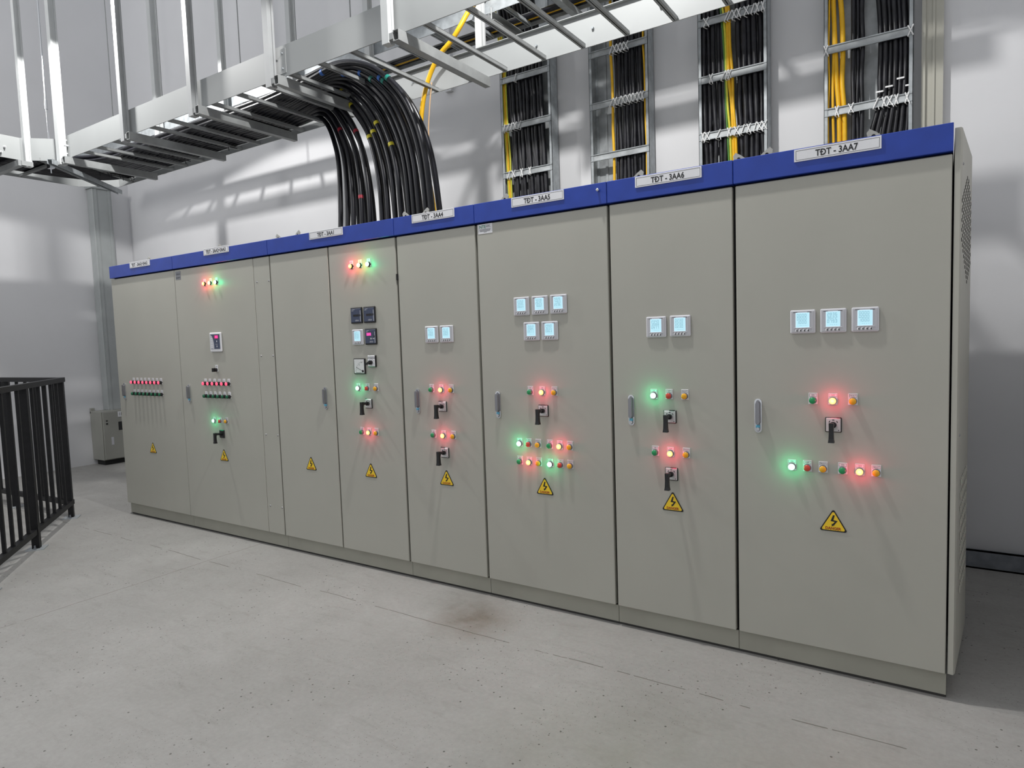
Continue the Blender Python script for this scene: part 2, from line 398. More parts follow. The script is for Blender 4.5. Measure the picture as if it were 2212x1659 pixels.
def rotary(parent, x, z, dark=False):
    p = MB(); p.box(-.0315, .0315, -.006, 0, -.0315, .0315, 1, .004).box(-.0275, .0275, -.0085, -.006, -.0275, .0275, 0, .002)
    p.box(-.004, .004, -.0089, -.0085, .019, .0225, 1).extr([(-.018, 0, .011), (-.015, 0, .009), (-.011, 0, .016), (-.013, 0, .018)], (0, -.0089, 0), (0, .0004, 0), 1)
    p.extr([(.018, 0, .011), (.015, 0, .009), (.011, 0, .016), (.013, 0, .018)], (0, -.0089, 0), (0, .0004, 0), 1).box(.0185, .0225, -.0089, -.0085, -.0235, -.020, 1)
    o = put('switch', p, [black_pl if dark else switch_face, black_pl], parent, (x, 0, z), 'dark switch plate' if dark else 'rotary switch with silver face plate', key='sw%d' % dark)
    l = MB()
    l.tube([(0, -.0085, 0), (0, -.022, .001)], .013, 16, 0)
    l.tube(spline([(0, -.018, .001), (0, -.036, .003), (0, -.055, .0045), (0, -.062, .002)], 4), .0085, 12, 0)
    l.extr([(-.0085, -.012, 0), (.0085, -.012, 0), (.0095, .006, 0), (-.0095, .006, 0)], (0, -.060, .012), (0, 0.002, -.018), 0)
    vs = []
    for zz, w, d0, d1 in ((.014, .009, -.072, -.052), (-.02, .0085, -.072, -.056), (-.05, .0095, -.073, -.055), (-.066, .0115, -.075, -.053)):
        vs += [(-w, d0, zz), (w, d0, zz), (w, d1, zz), (-w, d1, zz)]
    l.add(vs, [(i * 4 + k, i * 4 + (k + 1) % 4, i * 4 + 4 + (k + 1) % 4, i * 4 + 4 + k) for i in range(3) for k in range(4)] + [(3, 2, 1, 0), (12, 13, 14, 15)], 0)
    put('lever', l, [black_pl], o, label='black pistol-grip lever', key='lever')
    return o
def danger(parent, x, z, s=1.0):
    R = 0.0485 * s
    def tri(k, n=4, rr=.006):
        pts = []; 
        base = [(0, .052), (-.0505, -.0365), (.0505, -.0365)]
        for i, (a, c) in enumerate(base):
            ang = [90, 210, 330][i]
            for q in range(n + 1):
                t = math.radians(ang - 60 * (-1) + (-120) * (1 - q / n) + 0)
                pts.append((a * k - (a * .12 * k) + rr * k * math.cos(t), (c * .88) * k + rr * k * math.sin(t)))
        return pts
    b = MB(); b.poly(tri(1.0 * s), -.0022, 0, 0); b.poly([(a, c - .0006) for a, c in tri(0.86 * s)], -.0028, -.002, 1)
    o = put('danger_sign', b, [ink, danger_y], parent, (x, 0, z), 'yellow triangular danger sign', key='danger')
    y = MB()
    bolt = [(-.0015, .031), (.0055, .031), (.0005, .010), (.0165, .008), (.003, -.0115), (.006, -.0105), (-.006, -.017), (-.006, -.0045), (-.003, -.0075), (.0055, .0035), (-.0105, .005)]
    y.poly([(a * s, c * s) for a, c in bolt], -.0032, -.0026, 0)
    put('bolt_symbol', y, [ink], o, key='boltsym')
    t = MB(); t.text('DANGER', 0, -.0031, -.0305 * s, .0115 * s, 0, wid=.060 * s, bold=0.035)
    put('lettering', t, [danger_r], o, label='red DANGER lettering', key='danger_txt')
    return o
def nameplate(parent, x, z, text, wfrac, th=0.0262):
    w, h = 0.316, 0.0495
    b = MB(); b.box(-w / 2, w / 2, -.0165, -.012, -h / 2, h / 2, 0, .0008)
    for sx in (-1, 1): b.box(sx * (w / 2 - .007) - .0006, sx * (w / 2 - .007) + .0006, -.0169, -.0165, -h / 2 + .006, h / 2 - .006, 1)
    for sz in (-1, 1): b.box(-w / 2 + .007, w / 2 - .007, -.0169, -.0165, sz * (h / 2 - .006) - .0006, sz * (h / 2 - .006) + .0006, 1)
    o = put('nameplate', b, [plate_white, ink], parent, (x, 0, z), 'white nameplate lettered ' + text, key='nameplate')
    t = MB(); t.text(text, 0, -.0172, -th / 2, th, 0, wid=w * wfrac, bold=0.022)
    put('lettering', t, [ink], o)
    return o
def lug(parent, x, y=0.09, flip=1, tilt=0.0):
    b = MB(); q = flip
    b.poly([(q * -.03, 2.19), (q * .03, 2.19), (q * .045, 2.262), (q * .033, 2.275), (q * .012, 2.262), (q * -.02, 2.235)], y, y + .006, 0)
    b.box(-.035, .035, y, y + .05, 2.19, 2.196, 0)
    b.tube([(q * .02, y - .0005, 2.245), (q * .02, y + .0065, 2.245)], .008, 10, 1)
    put('lifting_lug', b, [beige, vent_dark], parent, (x, 0, 0))

CABS = [('2a', 0.0, 1.0), ('2b', 1.0, 1.2), ('1', 2.2, 1.2), ('4', 3.4, .6), ('5', 4.0, .8), ('6', 4.8, .6), ('7', 5.4, .8)]
DEPTH = 1.2; ZF0, ZF1 = 2.1185, 2.2215; ZD0, ZD1 = 0.109, 2.110
G = 'grey electrical cabinets in one row'
LAB = {'2a': 'grey electrical cabinet at the far left end, two rows of eight small lamps',
       '2b': 'grey electrical cabinet with two rows of six small lamps and a narrow screwed side strip',
       '1': 'grey two-door electrical cabinet under the nameplate 3AA1, with dial voltmeter and dark relays',
       '4': 'narrow grey electrical cabinet under the nameplate 3AA4',
       '5': 'grey electrical cabinet under the nameplate 3AA5, with five lit meters',
       '6': 'narrow grey electrical cabinet under the nameplate 3AA6',
       '7': 'grey electrical cabinet under the nameplate 3AA7 at the right end of the row'}
DOORS = {'2a': [(-.002, .998)], '2b': [(1.0015, 2.012)], '1': [(2.206, 2.797), (2.808, 3.394)], '4': [(3.409, 3.993)], '5': [(4.008, 4.793)], '6': [(4.807, 5.393)], '7': [(5.407, 6.196)]}
cab = {}
for k, x0, w in CABS:
    c = thing('electrical_cabinet', LAB[k], 'cabinet', (x0, 0, 0), G); cab[k] = c
    bd = MB(); bd.box(.001, w - .001, .045, DEPTH, .1, 2.19, 0).box(.001, w - .001, .030, .045, .1, 2.118, 1)  # black front slab puts the shade of the door gaps into colour
    put('body', bd, [beige, gasket_shade], c)
    for a, b in DOORS[k]:
        d = MB().box(a - x0, b - x0, 0.0, .03, ZD0, ZD1, 0, .003)
        put('door', d, [beige], c)
    f = MB().box(.0012, w - .0012, -.012, .05, ZF0, ZF1, 0, .002)
    put('fascia', f, [blue], c, label='blue top fascia')
    p = MB().box(.001, w - .001, .024, DEPTH - .01, .014, .101, 0, .001)
    put('plinth', p, [beige2], c)
    put('base_channel', MB().box(0, w, .034, DEPTH - .02, 0, .014), [rubber], c)
def on(k, fn, x, z, *a, **kw):
    c = cab[k]; return fn(c, x - c.location.x, z, *a, **kw)
def hnd(k, i, x, z):
    doors = [o for o in cab[k].children if o.name.startswith('door')]
    handle(doors[i], x - cab[k].location.x, z)
TXT = 'TĐT - '
for k, xm, zt, t, wf in [('7', 5.808, 2.1925, '3AA7', .49), ('6', 5.107, 2.193, '3AA6', .50), ('5', 4.409, 2.194, '3AA5', .50), ('4', 3.709, 2.196, '3AA4', .50), ('1', 2.808, 2.197, '3AA1', .50), ('2b', 1.602, 2.207, '3AA2+3AA3', .79), ('2a', .518, 2.202, '3AA2+3AA3', .79)]:
    on(k, nameplate, xm, zt, TXT + t, wf)
# --- cabinet 2a: eight plus eight
for i in range(8):
    x = .261 + .0624 * i
    on('2a', pilot, x, 1.204, 'pink', str(i + 7), small=True); on('2a', pilot, x + .001, 1.104, 'darkgreen', str(i + 7), small=True)
on('2a', danger, .495, .632); hnd('2a', 0, .101, 1.118)
# --- cabinet 2b
for x, cl in ((1.413, 'red'), (1.489, 'yellow'), (1.566, 'green')): on('2b', pilot, x, 1.973, cl, 'R', True, small=True)
for i in range(6):
    x = 1.339 + .0604 * i
    on('2b', pilot, x, 1.204, 'pink', str(i + 1), small=True); on('2b', pilot, x, 1.1055, 'darkgreen', str(i + 1), small=True)
on('2b', pilot, 1.425, .913, 'green', 'ON', True); on('2b', pilot, 1.503, .913, 'red', 'OFF'); on('2b', pilot, 1.581, .914, 'yellow', 'FAULT')
on('2b', rotary, 1.513, .814, True); on('2b', danger, 1.519, .641); hnd('2b', 0, 1.106, 1.118)
def controller(parent, x, z):
    b = MB(); b.box(-.074, .074, -.018, 0, -.074, .074, 0, .006).box(-.060, .060, -.0205, -.018, -.052, .060, 1, .001)
    n = 10; pts = [(-.058, -.05)] + [(-.058 + .05 * math.sqrt(1 - (i / n) ** 2) * .9, -.05 + .108 * i / n) for i in range(n + 1)]
    b.poly(pts, -.0212, -.0204, 2)
    b.text('oico', .02, -.0214, -.02, .012, 2)
    for i in range(6): b.box(-.053, -.03, -.0218, -.0212, -.04 + i * .013, -.034 + i * .013, 0)
    b.box(.02, .026, -.0225, -.0205, .0, .012, 0).box(.02, .026, -.0225, -.0205, -.038, -.026, 0)
    o = put('power_factor_controller', b, [plate_white, relay_blue, meter_face], parent, (x, 0, z)); o.scale.y = .7
    d = MB(); d.box(-.004, .042, -.0218, -.0204, .028, .052, 1)
    digits(d, '100', .001, .031, .0085, .018, .0022, -.0219, 0)
    put('display', d, [magenta, mat('display_red_glass', (.12, .008, .03), .3, emis=(.75, .02, .2), estr=.7)], o, label='magenta digital display')
on('2b', controller, 1.516, 1.522)
def selector(parent, x, z):
    b = MB(); b.box(-.014, .018, -.003, 0, -.014, .036, 0, .0006).text('OFF', .003, -.0035, .022, .008, 1)
    o = put('selector_switch', b, [plate_white, ink], parent, (x, 0, z))
    kn = MB(); kn.tube([(0, -.003, 0), (0, -.02, 0)], .0145, 16, 0); kn.obox((0, -.03, .014), (0, -.03, -.014), .009, .022, 0, (0, 1, 0))
    put('knob', kn, [black_pl], o, label='black knob')
on('2b', selector, 1.495, 1.310)
st = MB().box(-.036, .036, -.001, 0, -.032, .034, 0).text('oico', 0, -.0012, .004, .02, 1).box(-.03, .03, -.0013, -.001, -.014, -.011, 1).box(-.03, .02, -.0013, -.001, -.022, -.019, 1)
put('maker_sticker', st, [mat('grey_foil_sticker', (.22, .23, .25), .35, metal=.3), ink], cab['2b'], (.055, 0, 2.063), 'small grey foil sticker')
sp = MB().box(2.0145 - 1, 2.194 - 1, .002, .03, ZD0, ZD1, 0, .002)
so = put('side_strip', sp, [beige], cab['2b'], label='narrow screwed cover strip')
for zz in (1.94, 1.41, .837, .31):
    for xx in (2.047, 2.18):
        put('screw', MB().dome((0, .002, 0), .006, .005, 10, 0, 3), [satin], so, (xx - 1, 0, zz), key='scr')
# --- cabinet 1
hnd('1', 0, 2.713, 1.119)
on('1', danger, 2.527, .654); on('1', danger, 3.101, .654)
for x, cl in ((3.018, 'red'), (3.093, 'yellow'), (3.170, 'green')): on('1', pilot, x, 1.968, cl, 'R' if cl == 'red' else ('S' if cl == 'yellow' else 'T'), True, small=True)
def relay(parent, x, z, red=False):
    b = MB(); b.box(-.049, .049, -.02, 0, -.051, .051, 1, .003).box(-.045, .045, -.024, -.02, -.043, .043, 0, .002)
    b.box(.038, .0415, -.0255, -.024, -.04, .03, 2).box(.03, .04, -.026, -.024, -.006, .006, 1)
    b.text('oico', .008, -.0244, -.037, .013, 2, bold=.01)
    b.box(-.038, -.02, -.0244, -.024, .029, .0315, 2).box(-.03, -.01, -.0244, -.024, .036, .038, 2)
    if not red: b.box(-.024, .026, -.0252, -.024, -.007, .006, 1)
    else: b.box(0, .012, -.0248, -.024, -.018, -.008, 2).box(.02, .034, -.0248, -.024, -.016, -.010, 2)
    o = put('protection_relay', b, [relay_blue, black_pl, meter_face], parent, (x, 0, z), 'dark slate protection relay'); o.scale.y = .5
    if red:
        d = MB(); digits(d, '000', -.03, .006, .009, .017, .004, -.0246, 0); put('display', d, [magenta], o, label='glowing magenta digits')
on('1', relay, 3.045, 1.656); on('1', relay, 3.160, 1.656); on('1', relay, 3.163, 1.519, True)
R0 = ['0000', '0000', '1000']
on('1', meter, 3.046, 1.518, ['0231', '0230', '0232'], 'a')
def voltmeter(parent, x, z):
    b = MB(); b.box(-.05, .05, -.016, 0, -.05, .05, 1, .002).box(-.044, .044, -.0185, -.016, -.044, .044, 0, .001)
    n = 14
    for i in range(n + 1):
        a = math.radians(90 + 90 * i / n); r0, r1 = .055, .062
        c = (.03, -.03); b.extr([(0, 0, 0), (.0012, 0, 0), (.0012, 0, .0012), (0, 0, .0012)], (c[0] + r0 * math.cos(a), -.0189, c[1] + r0 * math.sin(a)), (0, .0004, 0), 1) if i % 2 else b.obox((c[0] + r0 * math.cos(a), -.0188, c[1] + r0 * math.sin(a)), (c[0] + r1 * math.cos(a), -.0188, c[1] + r1 * math.sin(a)), .0014, .0004, 1, (0, 1, 0))
    b.text('V', .002, -.0189, .004, .010, 1).text('500', .022, -.0189, .022, .006, 1).text('0', -.031, -.0189, -.03, .006, 1)
    b.box(-.03, .02, -.0189, -.0185, -.041, -.039, 1)
    o = put('voltmeter', b, [glass_white, black_pl], parent, (x, 0, z), 'square white dial voltmeter'); o.scale.y = .6
    nd_ = MB(); nd_.obox((.03, -.0205, -.03), (-.026, -.0205, -.006), .002, .001, 0, (0, 1, 0)); nd_.dome((.032, -.0185, -.031), .009, .004, 12, 0, 3)
    put('needle', nd_, [black_pl], o)
on('1', voltmeter, 3.050, 1.332)
def cam_switch(parent, x, z):
    b = MB(); b.box(-.0355, .0355, -.012, 0, -.0375, .0375, 1, .003).box(-.031, .031, -.0145, -.012, -.033, .0165, 0, .001).box(-.03, .03, -.0145, -.012, .021, .034, 0, .001)
    b.text('VOLTMETER', 0, -.0149, .0245, .006, 1, wid=.05)
    for a in (30, 60, 90, 120, 150, 200, 340): b.box(.024 * math.cos(math.radians(a)) - .0015, .024 * math.cos(math.radians(a)) + .0015, -.0149, -.0145, -.008 + .022 * math.sin(math.radians(a)) - .0015, -.008 + .022 * math.sin(math.radians(a)) + .0015, 1)
    o = put('selector_switch', b, [plate_white, black_pl], parent, (x, 0, z))
    kn = MB(); kn.tube([(0, -.0145, -.008), (0, -.03, -.008)], .0135, 16, 0); kn.obox((.010, -.033, -.004), (-.026, -.033, -.018), .012, .016, 0, (0, 1, 0))
    put('knob', kn, [black_pl], o, label='black pointer knob')
on('1', cam_switch, 3.163, 1.364)
def triple(k, xs, z, order, lit):
    for i, (x, cl) in enumerate(zip(xs, order)):
        on(k, pilot, x, z, cl, {'green': 'ON', 'red': 'OFF', 'yellow': 'FAULT'}[cl], i == lit)
GRY = ('green', 'red', 'yellow')
triple('1', (3.028, 3.107, 3.184), 1.191, GRY, 0); on('1', rotary, 3.112, 1.094); triple('1', (3.041, 3.104, 3.168), .907, GRY, 1)
put('hinge_block', MB().box(-.005, .006, -.003, .01, -.018, .018), [black_pl], cab['1'], (1.2, 0, 1.872))
# --- cabinet 4
hnd('4', 0, 3.528, 1.120)
on('4', meter, 3.658, 1.517, ['0231', '1066', '3960'], 'b'); on('4', meter, 3.770, 1.517, ['2312', '4066', '3960'], 'c')
triple('4', (3.638, 3.712, 3.786), 1.191, GRY, 1); on('4', rotary, 3.717, 1.094); triple('4', (3.640, 3.715, 3.789), .920, GRY, 1); on('4', rotary, 3.720, .820); on('4', danger, 3.724, .662)
# --- cabinet 5
hnd('5', 0, 4.115, 1.115)
for i, (x, z) in enumerate([(4.288, 1.648), (4.401, 1.648), (4.513, 1.648), (4.346, 1.513), (4.457, 1.513)]):
    on('5', meter, x, z, [['2263', '3905', '0663'], ['4228', '2625', '1662'], ['4026', '7463', '2036'], ['3663', '3985', '0911'], ['2868', '3655', '0863']][i], 'd%d' % i)
triple('5', (4.325, 4.399, 4.473), 1.189, GRY, 1); on('5', rotary, 4.403, 1.091)
triple('5', (4.248, 4.306, 4.364), .906, GRY, 0); triple('5', (4.436, 4.496, 4.556), .906, GRY, 1)
triple('5', (4.245, 4.305, 4.365), .807, GRY, 1); triple('5', (4.437, 4.497, 4.556), .807, GRY, 0)
on('5', danger, 4.397, .677)
st = MB().box(-.048, .048, -.0015, 0, -.026, .026, 0, .0005).text('NTE', -.038, -.0019, .003, .017, 1, align='LEFT', bold=.02)
for i, (a, b, zz) in enumerate([(.006, .034, .017), (.006, .03, .012), (.006, .036, .007), (-.038, .036, -.004), (-.038, .034, -.009), (-.034, .03, -.014), (-.01, .01, -.019)]): st.box(a, b, -.0019, -.0015, zz, zz + .0022, 2)
put('maker_sticker', st, [plate_white, green_ink, grey_ink], cab['5'], (.066, 0, 2.083), 'small white maker sticker with green lettering')
put('hook_screw', MB().tube([(0, -.012, 0), (0, -.026, .002)], .0055, 10).dome((0, -.026, .002), .008, .004, 10, 0, 3), [chrome], cab['5'], (.757, 0, 2.185))
# --- cabinet 6
hnd('6', 0, 4.903, 1.111)
on('6', meter, 5.037, 1.511, ['2340', '3988', '0977'], 'e'); on('6', meter, 5.153, 1.512, ['0230', '0230', '0230'], 'f')
triple('6', (5.019, 5.094, 5.170), 1.185, GRY, 0); on('6', rotary, 5.097, 1.086); triple('6', (5.021, 5.097, 5.173), .910, GRY, 1); on('6', rotary, 5.100, .812); on('6', danger, 5.103, .671)
# --- cabinet 7
hnd('7', 0, 5.498, 1.106)
for x, r in ((5.680, R0), (5.796, ['2836', '3622', '0793']), (5.912, R0)): on('7', meter, x, 1.510, r, 'g')
triple('7', (5.719, 5.795, 5.869), 1.179, GRY, 1); on('7', rotary, 5.797, 1.079)
triple('7', (5.636, 5.697, 5.758), .891, GRY, 0); triple('7', (5.832, 5.895, 5.954), .891, GRY, 1)
on('7', danger, 5.797, .666)
# lifting lugs
for k, x, fl in [('1', 2.215, -1), ('1', 2.385, 1), ('4', 3.43, -1), ('4', 3.55, 1), ('5', 4.12, 1), ('6', 4.905, 1), ('7', 5.50, 1), ('7', 5.42, -1), ('7', 5.95, -1), ('2b', 1.46, 1), ('2a', .44, 1)]:
    lug(cab[k], x - cab[k].location.x, .09, fl)
# ventilated side cover of cabinet 7
sc = MB(); xa = 6.203 - 5.4
prof = [(xa, .004), (xa + .018, .002), (xa + .024, .02), (xa + .068, .57), (xa + .068, 1.19), (xa, 1.19)]
sc.add([(x, y, .112) for x, y in prof] + [(x, y, 2.203) for x, y in prof], [list(range(6)), list(range(11, 5, -1))] + [(i, (i + 1) % 6, 6 + (i + 1) % 6, 6 + i) for i in range(6)], 0)
def sidepos(t): return (xa + .024 + .044 * t, .02 + .55 * t)
for zc, hgt, mi in ((1.86, .20, 1),):
    for i in range(14):
        t = .02 + i * .068; n = min(4 + i, 11, 4 + (13 - i) + 3)
        for j in range(-n // 2, n // 2 + 1):
            x, y = sidepos(t); z = zc + j * .036 + (i % 2) * .018
            sc.extr([(0, -.008, 0.004), (0.0008, .008, 0), (0.0008, .008, .010), (0, -.008, .014)], (x - .0005, y, z), (.0016, 0, 0), 1)
for i in range(8):
    t = .25 + i * .08
    for j in range(9):
        x, y = sidepos(t); z = .40 + j * .055
        sc.extr([(0, -.014, 0), (.001, .014, 0), (.001, .014, .02), (0, -.014, .02)], (x, y, z), (.004, 0, -.006), 0)
put('side_cover', sc, [beige, vent_dark], cab['7'], label='vented side cover')
for zz in (2.08, 1.05):
    put('screw', MB().dome((0, 0, 0), .006, .004, 10, 0, 3, (1, 0, 0)), [satin], cab['7'], (xa + .027, .06, zz))

# ------------------------------------------------------------------ main white cable tray
ZB, ZT, YN, YFAR = 3.20, 3.395, -0.115, 0.70
def crail(mb, p0, p1, inward, m=0, z0=ZB, z1=ZT, lip=.028, t=.004, lipb=.006):
    """C rail from p0 to p1 (xy), lips pointing along inward"""
    p0 = Vector((*p0, 0)); p1 = Vector((*p1, 0)); q = Vector((*inward, 0)); d = p1 - p0
    prof = [q * 0 + Vector((0, 0, z0)), q * lipb + Vector((0, 0, z0)), q * lipb + Vector((0, 0, z0 + t)), q * t + Vector((0, 0, z0 + t)), q * t + Vector((0, 0, z1 - t)), q * lip + Vector((0, 0, z1 - t)), q * lip + Vector((0, 0, z1)), Vector((0, 0, z1))]
    vs = [p0 + v for v in prof] + [p1 + v for v in prof]; n = 8
    mb.add(vs, [(k, (k + 1) % n, n + (k + 1) % n, n + k) for k in range(n)] + [(0, 1, 2, 3), (0, 3, 4, 7), (4, 5, 6, 7), (8, 11, 10, 9), (8, 15, 12, 11), (12, 15, 14, 13)], m)
def crung(mb, p0, p1, w=.029, h=.022, m=0):
    """channel rung, open downwards, from p0 to p1"""
    p0 = Vector(p0); p1 = Vector(p1); d = (p1 - p0).normalized(); r = d.cross(Vector((0, 0, 1)))
    mb.obox(p0 + Vector((0, 0, h - .002)), p1 + Vector((0, 0, h - .002)), w, .004, m)
    for s_ in (-1, 1):
        o = r * s_ * (w / 2 - .0015)
        mb.obox(p0 + o + Vector((0, 0, h / 2)), p1 + o + Vector((0, 0, h / 2)), .003, h, m)
        o = r * s_ * (w / 2 - .006)
        mb.obox(p0 + o + Vector((0, 0, .001)), p1 + o + Vector((0, 0, .001)), .010, .002, m)
XE = 5.5
tray = thing('cable_tray', 'long white ladder cable tray hung above the cabinets, full of black cables', 'cable tray', (0, 0, 0))
r = MB(); crail(r, (-.50, YN), (XE, YN), (0, 1)); put('side_rail', r, [white_steel], tray, label='near side rail')
r = MB(); crail(r, (-1.12, YFAR), (XE, YFAR), (0, -1)); put('side_rail', r, [white_steel], tray, label='far side rail')
for x in [-.087, .137, .409, .70, .984, 1.24, 1.528, 1.806, 2.099, 2.377, 2.656, 2.931, 3.211, 3.511, 3.782, 4.072, 4.344, 4.625, 4.91, 5.2, 5.46]:
    g = MB(); crung(g, (0, YN + .004, 0), (0, YFAR - .004, 0)); put('rung', g, [strut_steel], tray, (x, 0, ZB + .003), key='rung')
for x in (.76, 2.55, 4.4):
    g = MB(); g.box(-.09, .09, YN - .004, YN, ZB + .02, ZT - .02, 0, .001)
    for a in (-.06, .06):
        for zz in (ZB + .05, ZT - .05): g.tube([(a, YN - .004, zz), (a, YN - .014, zz)], .007, 8, 1)
    if x == 2.55: put('splice_plate', g, [white_steel, galv], tray, (x, 0, 0))
for x in (3.68, 4.02, 4.41, 4.83):
    b = MB(); b.tube([(0, YFAR - .004, 3.30), (0, YFAR - .018, 3.30)], .008, 8); put('bolt', b, [galv], tray, (x, 0, 0), key='fbolt')
for x in (3.0, 3.06):
    b = MB(); b.tube([(0, YFAR - .004, 3.315), (0, YFAR - .018, 3.315)], .008, 8); put('bolt', b, [chrome], tray, (x, 0, 0))
# corner piece with the branch towards the front along the left wall
br = thing('cable_tray', 'white cable tray branch turning the corner and leading out at the left', 'cable tray', (0, 0, 0))
XI, XO = -.715, -1.395
r = MB(); crail(r, (XI, -4.5), (XI, -.34), (-1, 0)); crail(r, (XI, -.34), (-.50, YN), (-.707, .707)); put('side_rail', r, [white_steel], br, label='bolted inner rail')
r = MB(); crail(r, (XO, -4.5), (XO, .42), (1, 0)); crail(r, (XO, .42), (-1.12, YFAR), (.707, -.707)); put('side_rail', r, [white_steel], br, label='outer rail')
for y in (-.10, -.62, -.9, -1.2, -1.5, -1.8, -2.1, -2.4, -2.7, -3.0, -3.3, -3.6):
    g = MB(); crung(g, (XO + .004, y, ZB + .003), (XI - .004, y, ZB + .003)); put('rung', g, [strut_steel], br)
for a, b_ in (((-.62, -.24), (-1.25, .56)), ((-.40, YN), (-.85, YFAR))):
    g = MB(); crung(g, (*a, ZB + .003), (*b_, ZB + .003)); put('rung', g, [strut_steel], br)
def boltset(parent, pts, d):
    for p in pts:
        q = Vector(p); b = MB(); b.tube([(0, 0, 0), tuple(Vector(d) * .016)], .008, 8, 0); b.tube([tuple(Vector(d) * .016), tuple(Vector(d) * .03)], .004, 8, 0)
        put('bolt', b, [plate_white], parent, p, key='b' + str(d))
boltset(br, [(XI, y, z) for y, z in ((-.58, 3.345), (-.50, 3.345), (-.62, 3.30), (-.46, 3.29), (-.57, 3.245), (-.49, 3.24), (-.70, 3.34), (-.69, 3.25))], (1, 0, 0))
boltset(br, [(x, YN, z) for x, z in ((-.42, 3.355), (-.36, 3.355), (-.40, 3.31), (-.34, 3.305), (-.42, 3.245), (-.36, 3.24))], (0, -1, 0))

# ------------------------------------------------------------------ trapeze hangers
def cpost(mb, x, y, z0, z1, s=.045, m=0, t=.004, lip=.016):
    """lipped strut channel standing up, open towards +x"""
    h = s / 2
    mb.box(x - h, x + h - .006, y - h, y + h, z0, z1, m)
    mb.box(x + h - .006, x + h, y - h, y - h + lip, z0, z1, m).box(x + h - .006, x + h, y + h - lip, y + h, z0, z1, m)
HX = [(-.295, 'leftmost, at the corner of the tray'), (.79, 'second from the tray corner'), (1.735, 'third from the tray corner'), (2.61, 'just left of the dropping black cables'), (3.635, 'just right of the dropping black cables'), (4.56, 'beside the first wall ladder'), (5.6, 'past the second wall ladder'), (6.6, 'at the right end')]
for i, (x, wh) in enumerate(HX[:5]):
    t = thing('trapeze_hanger', 'grey strut trapeze hanger carrying the white tray, ' + wh, 'hanger', (x, 0, 0), 'trapeze hangers under the white tray')
    for y, nm in ((YN - .042, 'front strut'), (YFAR + .042, 'rear strut')):
        p = MB(); cpost(p, -.075, y, 3.135 if y < 0 else 3.23, 7.4, .05 if i else .06); put('vertical_strut', p, [hanger_pale_lit if y > 0 or i in (0, 4) else hanger_grey], t)
    b = MB(); y0, y1 = YN - .062, YFAR - .03 if i not in (4, 5) else YFAR
    y1 = [.64, .66, .675, .68, .70, .70][i]
    b.box(.017, .021, y0, y1, 3.135, 3.195).box(-.021, .017, y0, y1, 3.191, 3.195).box(-.021, .017, y0, y1, 3.135, 3.139).box(-.021, -.017, y0, y1, 3.139, 3.148).box(-.021, -.017, y0, y1, 3.182, 3.191)
    b.box(-.05, -.021, y0, y0 + .05, 3.15, 3.185)
    put('bracket', b, [strut_steel], t)
    if i == 4:
        b = MB().box(-.021, -.017, .77, 1.17, 3.59, 3.642).box(-.017, .021, .77, 1.17, 3.638, 3.642).box(-.017, .021, .77, 1.17, 3.59, 3.594); b.tube([(0, .77, 3.57), (0, .77, 3.67)], .006, 8)
        put('bracket', b, [strut_steel], t)
t = thing('strut_hanger', 'tall galvanized strut holding the rear tray, right of the yellow drop cable', 'hanger', (4.10, 0, 0))
p = MB(); cpost(p, 0, .735, 3.60, 7.4, .05); put('vertical_strut', p, [galv], t)
b = MB().box(-.021, .021, .76, 1.17, 3.60, 3.645); put('bracket', b, [galv], t)
# hanger and brackets of the branch
t = thing('trapeze_hanger', 'slim grey strut hanger on the left-hand tray branch', 'hanger', (0, 0, 0), 'trapeze hangers under the white tray')
p = MB(); cpost(p, XI + .032, -.30, 3.14, 7.4, .05); put('vertical_strut', p, [hanger_pale_lit], t)
b = MB(); b.obox((XI + .05, -.36, 3.165), (XO - .05, -.36, 3.165), .045, .05); b.box(XI + .005, XI + .06, -.36, -.27, 3.145, 3.185); put('bracket', b, [strut_steel], t)
t = thing('corner_brace', 'diagonal steel strut under the corner of the white tray', 'strut', (0, 0, 0))
b = MB(); d = Vector((-.36, -.26, 3.165)); e = Vector((-1.12, .70, 3.165)); b.obox(d, e, .045, .006); u = (e - d).normalized().cross(Vector((0, 0, 1)))
for s_ in (-1, 1): b.obox(d + u * .02 * s_ + Vector((0, 0, -.02)), e + u * .02 * s_ + Vector((0, 0, -.02)), .005, .04)
put('strut', b, [galv], t)
b = MB(); b.tube([(-.585, -.16, 3.10), (-.585, -.16, 3.70)], .006, 8); b.tube([(-.585, -.16, 3.70), (-.585, -.16, 7.4)], .0085, 8)
b.tube([(-.585, -.16, 3.66), (-.585, -.16, 3.74)], .014, 8).box(-.615, -.555, -.18, -.14, 3.14, 3.185, 0)
o = put('threaded_rod', b, [chrome]); tag(o, 'thin bright threaded rod with a coupler at the tray corner', 'rod', 'threaded rods')

